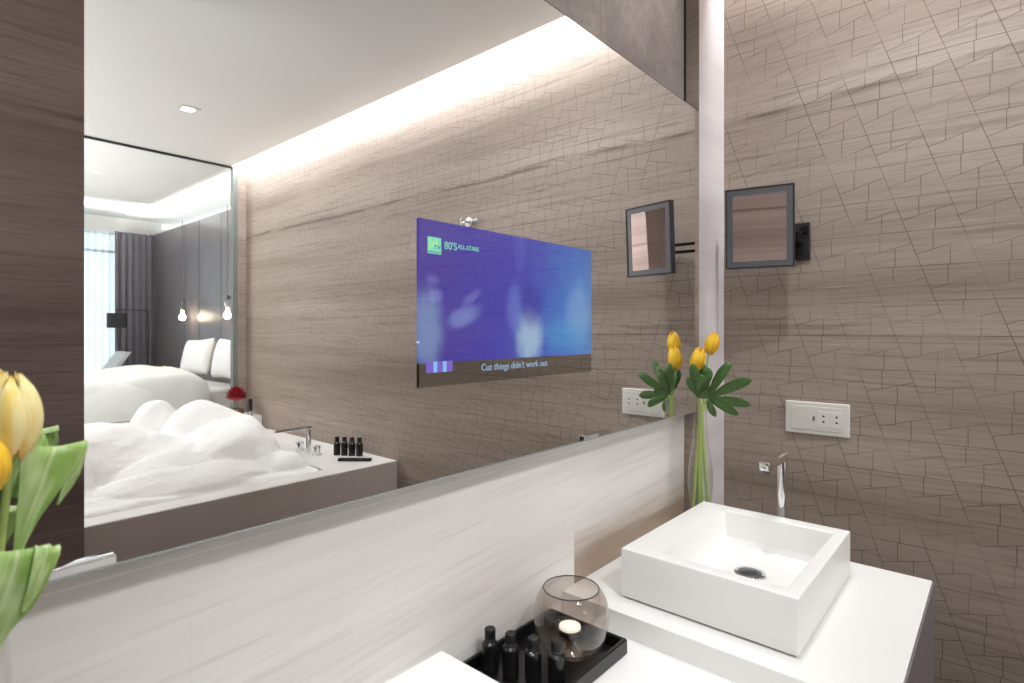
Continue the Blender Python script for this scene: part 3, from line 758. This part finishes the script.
# ------------------------------------------------------------------ bathtub with foam
tub = thing('bathtub', 'built-in bathtub with white stone deck and taupe front panel, seen in the mirror', 'bathtub', (-.95, -2.35, 0))
TF = -1.609; DZ = .706
TXL = -2.0
bm = bmesh.new()
ix0, ix1, iy0, iy1 = -1.86, -.335, -2.98, -1.715
for lo, hi in (((TXL, TF-.001-(.0), .672), (0, 0, 0)),): pass
box(bm, (TXL, iy1, .676), (-.001, TF-.0062, DZ)); box(bm, (ix1, iy0, .676), (-.001, iy1, DZ)); box(bm, (TXL, iy0, .676), (ix0, iy1, DZ)); box(bm, (TXL, -3.06, .676), (-.001, iy0, DZ))
bmesh.ops.remove_doubles(bm, verts=bm.verts, dist=.0001)
loc(link('deck', bm, M['tub_white'], tub), tub)
loc(bx('back_ledge', (TXL, -3.318, .676), (-.001, -3.0605, .786), M['tub_white'], tub, .002), tub)
bm = bmesh.new()
b0 = [bm.verts.new(p) for p in ((ix0, iy0, .70), (ix1, iy0, .70), (ix1, iy1, .70), (ix0, iy1, .70))]
b1 = [bm.verts.new(p) for p in ((ix0+.06, iy0+.06, .30), (ix1-.06, iy0+.06, .30), (ix1-.06, iy1-.06, .30), (ix0+.06, iy1-.06, .30))]
for i in range(4): bm.faces.new((b0[i], b0[(i+1) % 4], b1[(i+1) % 4], b1[i]))
bm.faces.new(b1); loc(link('basin_shell', bm, M['tub_white'], tub), tub)
loc(bx('front_panel', (TXL, TF-.006, 0), (-.001, TF, .7045), M['apron'], tub), tub)
ap = loc(bx('access_panel', (-.818, TF, .12), (-.447, TF+.0012, .602), M['apron'], tub), tub)
bm = bmesh.new()
for lo, hi in (((-.823, .116), (-.818, .607)), ((-.447, .116), (-.442, .607)), ((-.818, .602), (-.447, .607)), ((-.818, .116), (-.447, .12))):
    box(bm, (lo[0], TF, lo[1]), (hi[0], TF+.0005, hi[1]))
loc(link('access_joint', bm, M['groove'], ap), tub)

fm_bm = bmesh.new()
nx, ny = 210, 180
lumps = [(-.675, -2.88, .265, .15, .16), (-.535, -2.60, .275, .23, .28), (-.40, -2.44, .195, .135, .20), (-.55, -2.10, .175, .20, .18), (-1.02, -2.52, .215, .36, .38),
         (-1.45, -2.40, .22, .40, .45), (-.82, -2.30, .13, .32, .34), (-.50, -2.30, .19, .24, .25), (-.80, -2.00, .08, .35, .24), (-.44, -1.93, .075, .12, .14)]
def fz(x, y):
    v = Vector((x, y, 0))
    wx = x+.030*mnoise.noise(v*5); wy = y+.030*mnoise.noise(v*5+Vector((7, 0, 0)))
    acc = math.exp(28*.012)
    for cx, cy, h, rx, ry in lumps:
        d = ((wx-cx)/rx)**2+((wy-cy)/ry)**2
        q = h*(max(0., 1-d)**.62 if d < 1 else 0.)
        acc += math.exp(28*q)-1
    z = math.log(acc)/28
    ex = max(0., min(1., min((x-ix0)/.06, (ix1+.03-x)/.06, (y-iy0)/.06, (iy1-y)/.07))); k = math.sin(ex*PI/2)**.6
    z += .008*mnoise.noise(v*9)+.0022*mnoise.noise(v*60)+.0018*mnoise.noise(v*120)
    return .668+(z+.03)*k
grid = []
for i in range(nx+1):
    row = []
    for j in range(ny+1):
        x = ix0+.02+(ix1+.0-ix0-.03)*i/nx; y = iy0+.02+(iy1-iy0-.035)*j/ny
        zz = fz(x, y)
        row.append(fm_bm.verts.new((x+.012*mnoise.noise(Vector((x*15, y*15, 3))), y+.012*mnoise.noise(Vector((x*15, y*15, 9))), zz)))
    grid.append(row)
for i in range(nx):
    for j in range(ny): fm_bm.faces.new((grid[i][j], grid[i+1][j], grid[i+1][j+1], grid[i][j+1]))
fo = link('bath_foam', fm_bm, M['foam'], None, True)
tag(fo, 'heaped white foam filling the bathtub in the mirror', 'foam', kind='stuff')

bf = thing('bath_faucet', 'chrome deck mounted bath faucet with flat spout and two knobs, in the mirror', 'faucet', (-.20, -2.10, DZ+.0005))
lat('post', [(.013, 0), (.013, .135)], M['chrome'], bf, 20)
bm = bmesh.new(); box(bm, (-.185, -.014, .127), (.013, .014, .143), .003); link('spout', bm, M['chrome'], bf)
for y in (-.085, .085):
    k = lat('knob', [(.024, 0), (.024, .006), (.017, .008), (.017, .046), (.015, .048)], M['chrome'], bf, 24, (0, y, 0))
    bx('lever', (-.030, y-.004, .040), (-.012, y+.004, .046), M['chrome'], k)
hs = thing('hand_shower', 'black handle of the hand shower standing on the tub ledge by the wall', 'hand shower', (-.06, -3.10, .7865))
lat('holder', [(.016, 0), (.016, .012), (.009, .016), (.009, .030)], M['chrome'], hs, 20)
lat('handle', [(.010, .030), (.0125, .05), (.0125, .108), (.010, .112)], M['black_gloss'], hs, 20)
bp2 = None
tl2 = ['black toiletry bottle on the tub deck, farthest from the vanity', 'black toiletry bottle on the tub deck, second from the faucet', 'black toiletry bottle on the tub deck, third from the faucet', 'black toiletry bottle on the tub deck, nearest the vanity']
for i in range(4):
    o = copy_tree(bp); o['group'] = 'toiletry bottles on the tub deck'; o['label'] = tl2[i]
    o.location = (-.128+.021*i, -1.945+.036*i, DZ+.0005); o.scale = (1.25, 1.25, 1.30)
cs = thing('comb_case', 'flat black comb case lying on the tub deck before the bottles', 'case', (-.145, -1.757, DZ+.0005), rot=(0, 0, math.atan2(.13, .113)))
bm = bmesh.new(); box(bm, (-.082, -.014, 0), (.082, .014, .014), .004, 3); link('case_body', bm, M['black_gloss'], cs)
bm = bmesh.new(); box(bm, (.030, -.0142, .0005), (.0325, .0142, .0143), .0002); link('case_seam', bm, M['dark_metal'], cs)
fb = thing('flower_bowl', 'small footed glass bowl with brown base on the tub ledge', 'bowl', (-.112, -3.19, .7865))
lat('base', [(.0, 0), (.043, 0), (.045, .004), (.045, .036), (.040, .042), (.0, .042)], M['rose_base'], fb, 32, capb=False, capt=False)
lat('glass_cup', [(.018, .042), (.014, .060), (.022, .076), (.040, .098), (.045, .115)], M['glass'], fb, 32, capb=False, capt=False, angle=180)
ro = thing('red_flower', 'deep red flower head resting in the footed glass bowl', 'flower', (-.112, -3.19, .870))
def petal_ring(n, r0, r1, z0, z1, w, off):
    for k in range(n):
        a = 2*PI*k/n+off; d = Vector((math.cos(a), math.sin(a), 0)); s = Vector((-math.sin(a), math.cos(a), 0))
        bm = bmesh.new()
        blade(bm, [d*r0*.3+Vector((0, 0, z0)), d*((r0+r1)*.5)+Vector((0, 0, z0+(z1-z0)*.35)), d*r1+Vector((0, 0, z1)), d*(r1*1.06)+Vector((0, 0, z1+.003))], [.006, w, w, w*.45], [s]*4, cup=-.5, n=8, m=4)
        link('petal', bm, M['rose'], ro, True, angle=60)
petal_ring(9, .012, .062, .012, .036, .022, 0); petal_ring(9, .012, .058, .018, .058, .021, .35); petal_ring(8, .010, .046, .024, .078, .019, .1); petal_ring(6, .006, .030, .03, .094, .015, .5); petal_ring(4, .004, .014, .04, .103, .010, .2)

# ------------------------------------------------------------------ glass partition, downlight
gp = thing('glass_partition', 'frameless glass partition between the bathtub and the bedroom', 'partition', (-.9, GY, .786))
loc(bx('glass_pane', (-2.1, GY-.005, .800), (-.0885, GY+.005, CZ-.004), M['pane'], gp), gp)
loc(bx('wall_post', (-.088, GY-.02, .787), (-.0555, GY+.018, CZ-.002), M['glass_edge'], gp), gp)
loc(bx('bottom_channel', (-2.1, GY-.012, .7868), (-.0885, GY+.012, .802), M['chrome'], gp), gp)
loc(bx('top_channel', (-2.1, GY-.010, CZ-.012), (-.0885, GY+.010, CZ-.001), M['dark_metal'], gp), gp)
struct(bx('trim_4', (-.055, GY-.02, .787), (0, GY+.018, CZ), M['stub']))
wallbox('wall_tub_end', (-2.15, GY-.06, 0), (0, GY-.022, .78), M['panel'])
for i, (x, y, lb) in enumerate(((-.66, -2.451, 'small recessed ceiling downlight over the bathtub'),)):
    dl = thing('downlight', lb, 'ceiling light', (x, y, CZ))
    bm = bmesh.new(); bmesh.ops.create_circle(bm, segments=4, radius=.001); bm.clear()
    ring(bm, .045, .045, .030, .030, -.004, -.0005); link('trim_ring', bm, M['ceiling'], dl)
    lat('lens', [(.0, -.0025), (.027, -.0022), (.028, -.0006)], M['white_emit'], dl, 20, capb=False, capt=False)

# ------------------------------------------------------------------ bedroom
bed = thing('bed', 'wide white made-up bed beyond the glass, seen in the mirror', 'bed', (.2, -6.95, .15))
loc(bx('base', (-1.05, -7.85, .15), (1.22, -6.05, .42), M['bedbase'], bed), bed)
loc(bx('mattress', (-1.06, -7.88, .42), (1.23, -6.02, .70), M['bed'], bed, .05, 4), bed)
bm = bmesh.new()
nx, ny = 90, 70; g = []
for i in range(nx+1):
    row = []
    for j in range(ny+1):
        u, v = i/nx, j/ny
        x = -1.14+1.92*u; y = -7.98+2.10*v
        hang = max(0, abs(v-.5)-.40)/.10; hx = max(0, .06-u)/.06
        puff = (1-(2*abs(v-.5))**4)
        z = .80+.075*puff+.03*mnoise.noise(Vector((x*1.6, y*1.6, 0)))+.012*mnoise.noise(Vector((x*5, y*5, 2)))
        z += .05*math.exp(-((x-.45)/.35)**2)*puff
        if u > .90: z -= .09*((u-.90)/.10)**2
        z -= .50*min(1, hang)**1.6
        z -= .45*min(1, hx)**1.6
        row.append(bm.verts.new((x, y, z)))
    g.append(row)
for i in range(nx):
    for j in range(ny): bm.faces.new((g[i][j], g[i+1][j], g[i+1][j+1], g[i][j+1]))
loc(link('duvet', bm, M['bed'], bed, True), bed)
def cushion(name, label, loc_, w, h, d, rot, group='white pillows against the headboard'):
    bm = bmesh.new(); n = 16
    for s in (1, -1):
        gr = []
        for i in range(n+1):
            row = []
            for j in range(n+1):
                u, v = i/n*2-1, j/n*2-1
                k = max(0, (1-abs(u)**2.6)*(1-abs(v)**2.6))**.42
                pin = 1-.07*(1-abs(u*v))*max(abs(u), abs(v))**4
                z = s*d*.5*k+.006*mnoise.noise(Vector((u*2.5, v*2.5, s*3)))*k
                row.append(bm.verts.new((u*w/2*pin, v*h/2*pin, z)))
            gr.append(row)
        for i in range(n):
            for j in range(n): bm.faces.new((gr[i][j], gr[i+1][j], gr[i+1][j+1], gr[i][j+1]))
    bmesh.ops.remove_doubles(bm, verts=bm.verts, dist=.0006)
    o = link(name, bm, M['pillow'], None, True); o.location = loc_; o.rotation_euler = rot
    return tag(o, label, 'pillow', group)
# local x = width, y = height, z = thickness; stood up facing -X
cushion('pillow', 'white pillow propped at the headboard, left of the other in the mirror', (.98, -6.92, 1.02), .62, .46, .18, (PI/2-.25, .06, -PI/2-.15))
cushion('pillow', 'white pillow propped at the headboard, beside the glass edge in the mirror', (1.03, -6.17, 1.02), .62, .47, .18, (PI/2-.2, 0, -PI/2))
def pendant(y, label):
    r = thing('pendant_lamp', label, 'pendant lamp', (1.12, y, 1.53), 'pendant lamps at the headboard')
    tb('cord', [(0, 0, .24), (0, 0, 1.33)], .004, M['satin'], r, 8)
    lat('cap', [(.0, .24), (.030, .24), (.030, .20), (.026, .19)], M['satin'], r, 20, capb=False, capt=False)
    lat('glass_shade', [(.055, .20), (.060, .19), (.060, -.05), (.055, -.055)], M['pane'], r, 28, capb=False, capt=False)
    lat('bulb', [(.0, -.045), (.030, -.030), (.042, 0), (.030, .032), (.014, .055), (.014, .09)], M['bulb'], r, 20, capb=False, capt=True, angle=180)
pendant(-7.85, 'glowing glass pendant lamp at the headboard, left of the other in the mirror'); pendant(-6.38, 'glowing glass pendant lamp at the headboard, beside the glass edge in the mirror')
ns = thing('nightstand', 'dark nightstand beside the bed under the pendant lamp', 'nightstand', (1.0, -8.2, .15))
bx('cabinet', (-.22, -.2, 0), (.22, .2, .52), M['bedbase'], ns, .005); bx('drawer', (-.226, -.19, .28), (-.2205, .19, .50), M['lampblack'], ns)
yf = thing('yellow_posy', 'tiny yellow posy in a glass on the nightstand behind the pillow', 'flowers', (.98, -8.12, .671))
lat('tumbler', [(.0, .001), (.030, .001), (.033, .10)], M['pane'], yf, 20, capb=False, capt=False)
tb('stem', [(0, 0, .004), (0, 0, .11)], .006, M['stem'], yf, 8)
for k in range(7):
    bm = bmesh.new(); a = k*2*PI/6; r_ = 0 if k == 6 else .032
    bmesh.ops.create_icosphere(bm, subdivisions=2, radius=.028)
    for v in bm.verts: v.co *= 1+.12*mnoise.noise(v.co*60+Vector((k, 0, 0)))
    bmesh.ops.translate(bm, verts=bm.verts, vec=(r_*math.cos(a), r_*math.sin(a), .14+(.02 if k == 6 else 0)))
    link('flower_head', bm, M['yellow_flower'], yf, True)
fl = thing('floor_lamp', 'black drum floor lamp with an arched pole before the drapes', 'floor lamp', (.92, -8.6, .15))
lat('base', [(.0, 0), (.14, 0), (.14, .02), (.012, .03)], M['lampblack'], fl, 28, capb=False, capt=False)
tb('pole', [(0, 0, .02), (0, 0, 1.49)], .011, M['lampblack'], fl); tb('arm', [(0, 0, 1.488), (-.38, 0, 1.488)], .009, M['lampblack'], fl)
lat('shade', [(.118, 1.235), (.118, 1.438)], M['lampblack'], fl, 32, (-.375, 0, 0), True, True); tb('shade_rod', [(-.375, 0, 1.43), (-.375, 0, 1.488)], .006, M['lampblack'], fl, 8)
ch = thing('lounge_chair', 'pale grey lounge chair by the bright window behind the bed', 'chair', (.56, -8.62, .15), rot=(0, 0, 0))
bm = bmesh.new(); box(bm, (-.26, -.30, .34), (.20, .30, .46), .04, 3); link('seat', bm, M['chair'], ch, True, angle=40)
bm = bmesh.new()
n = 14; rows = []
for i in range(n+1):
    t = i/n; row = []
    for j in range(9):
        s = j/8*2-1; row.append(((-.34+.15*t+.02*s*s)+.21*(t)-.0, s*.27*(1-.06*t), .38+.52*t))
    rows.append(row)
f1 = [[bm.verts.new(p) for p in r] for r in rows]; f2 = [[bm.verts.new((p[0]+.06, p[1], p[2]+.005)) for p in r] for r in rows]
for i in range(n):
    for j in range(8):
        bm.faces.new((f1[i][j], f1[i][j+1], f1[i+1][j+1], f1[i+1][j])); bm.faces.new((f2[i][j+1], f2[i][j], f2[i+1][j], f2[i+1][j+1]))
    for j in (0, 8): bm.faces.new((f1[i][j], f1[i+1][j], f2[i+1][j], f2[i][j]))
for i in (0, n):
    for j in range(8): bm.faces.new((f1[i][j], f1[i][j+1], f2[i][j+1], f2[i][j]))
link('backrest', bm, M['chair'], ch, True, angle=40)
for x in (-.22, .16):
    for y in (-.25, .25): tb('leg', [(x, y, 0), (x*.9, y*.9, .35)], [.012, .018], M['satin'], ch, 8)

def drape(name, label, x0, x1, y, z0, z1, folds, amp, mat, cat):
    bm = bmesh.new(); n = folds*10; rs = []
    for i in range(n+1):
        t = i/n; x = x0+(x1-x0)*t; yy = y+amp*math.sin(t*folds*2*PI)+amp*.4*math.sin(t*folds*4.3*PI+1)
        rs.append([(x, yy, z) for z in (z0, (z0+z1)/2, z1)])
    a = [[bm.verts.new(p) for p in r] for r in rs]
    for i in range(n):
        for k in range(2): bm.faces.new((a[i][k], a[i+1][k], a[i+1][k+1], a[i][k+1]))
    if mat is not M['sheer']:
        b = [[bm.verts.new((p[0], p[1]-.006, p[2])) for p in r] for r in rs]
        for i in range(n):
            for k in range(2): bm.faces.new((b[i+1][k], b[i][k], b[i][k+1], b[i+1][k+1]))
    o = link(name, bm, mat, None, True); return tag(o, label, cat)
drape('sheer_curtain', 'white sheer curtain glowing with daylight at the bedroom window', -1.3, .74, -9.36, .16, 2.80, 22, .022, M['sheer'], 'curtain')
drape('blackout_drape', 'dark grey purple drape drawn back beside the bright sheer curtain', .68, 1.21, -9.26, .16, 2.82, 6, .035, M['drape'], 'curtain')

# ------------------------------------------------------------------ light
def area(name, loc_, size, power, color=(1, 1, 1), rot=(0, 0, 0), size_y=None):
    l = bpy.data.lights.new(name, 'AREA'); l.energy = power; l.color = color; l.size = size
    if size_y: l.shape = 'RECTANGLE'; l.size_y = size_y
    o = bpy.data.objects.new(name, l); C.objects.link(o); o.location = loc_; o.rotation_euler = rot; return o
def spot(name, loc_, target, power, size=70, blend=.6, color=(1, 1, 1), r=.03):
    l = bpy.data.lights.new(name, 'SPOT'); l.energy = power; l.spot_size = math.radians(size); l.spot_blend = blend; l.color = color; l.shadow_soft_size = r
    o = bpy.data.objects.new(name, l); C.objects.link(o); o.location = loc_
    o.rotation_euler = (Vector(target)-Vector(loc_)).to_track_quat('-Z', 'Y').to_euler(); return o
WARM = (1., .93, .84); NEUT = (.965, .985, 1.); COOL = (.93, .96, 1.)
area('cove_strip', (-.082, -1.71, 2.535), .03, 19, NEUT, (0, -math.radians(26), 0), 3.18)
spot('vanity_downlight', (-.45, -.28, 2.455), (-.47, -.28, .85), 15, 46, 1., NEUT, .03)
spot('vanity_downlight', (-1.42, -.30, 2.455), (-1.42, -.28, .8), 34, 60, 1., NEUT, .04)
spot('room_fill_spot', (-.85, -.52, 2.455), (-.15, -.55, 1.68), 20, 98, 1., NEUT, .04)  # fill spot added to brighten the middle of the right wall
spot('room_fill_spot', (-1.35, -1.22, 2.440), (-1.08, .03, 1.00), 54, 64, 1., NEUT, .10)  # unseen fill spot added to light the pale wall and basin fronts
spot('tub_downlight', (-.66, -2.45, 2.460), (-.66, -2.45, .7), 22, 100, 1., NEUT, .04)
area('fill_uplight', (-2.40, -.72, 1.3), .6, 9, NEUT, (PI, 0, 0), 1.2)  # unseen fill added to brighten the bathroom ceiling
area('fill_uplight', (-2.6, -2.4, 1.2), 1.0, 25, NEUT, (PI, 0, 0), 1.4)  # second added fill, hidden behind the rear wall, lifting the same ceiling
area('bedroom_cove', (.95, -6.5, 2.92), .25, 22, NEUT, (PI, 0, 0), 5.0)
area('bedroom_cove', (-.6, -8.6, 2.92), 3.2, 22, NEUT, (PI, 0, 0), .3)
area('bedroom_fill', (-2.2, -5.6, 2.835), 1.2, 80, NEUT, (0, 0, 0), 1.6)  # overhead fill added out of view to brighten the bedroom
area('fill_uplight', (-2.2, -5.4, 1.0), 1.2, 95, NEUT, (PI, 0, 0), 2.0)  # upward fill added out of view to lift the bedroom ceiling
# daylight
w = bpy.data.worlds.new('daylight'); S.world = w; w.use_nodes = True
bg = w.node_tree.nodes['Background']; bg.inputs[0].default_value = (.86, .94, 1., 1); bg.inputs[1].default_value = 1.5

# ------------------------------------------------------------------ camera
cam = bpy.data.cameras.new('camera'); co = bpy.data.objects.new('camera', cam); C.objects.link(co)
cam.sensor_width = 36; cam.lens = 562.545/1024*36; cam.shift_y = -(341.5-330.37)/1024; cam.clip_start = .02
co.location = (-1.7232, -.65, 1.35); co.rotation_euler = (PI/2, 0, -math.radians(48.8584))
cam.dof.use_dof = True; cam.dof.focus_distance = 1.5; cam.dof.aperture_fstop = 6.5
S.camera = co
S.view_settings.view_transform = 'Standard'; S.view_settings.look = 'None'
S.view_settings.exposure = .56; S.view_settings.gamma = 1; S.view_settings.use_curve_mapping = False
S.cycles.max_bounces = 16; S.cycles.glossy_bounces = 8; S.cycles.transparent_max_bounces = 24; S.cycles.diffuse_bounces = 5
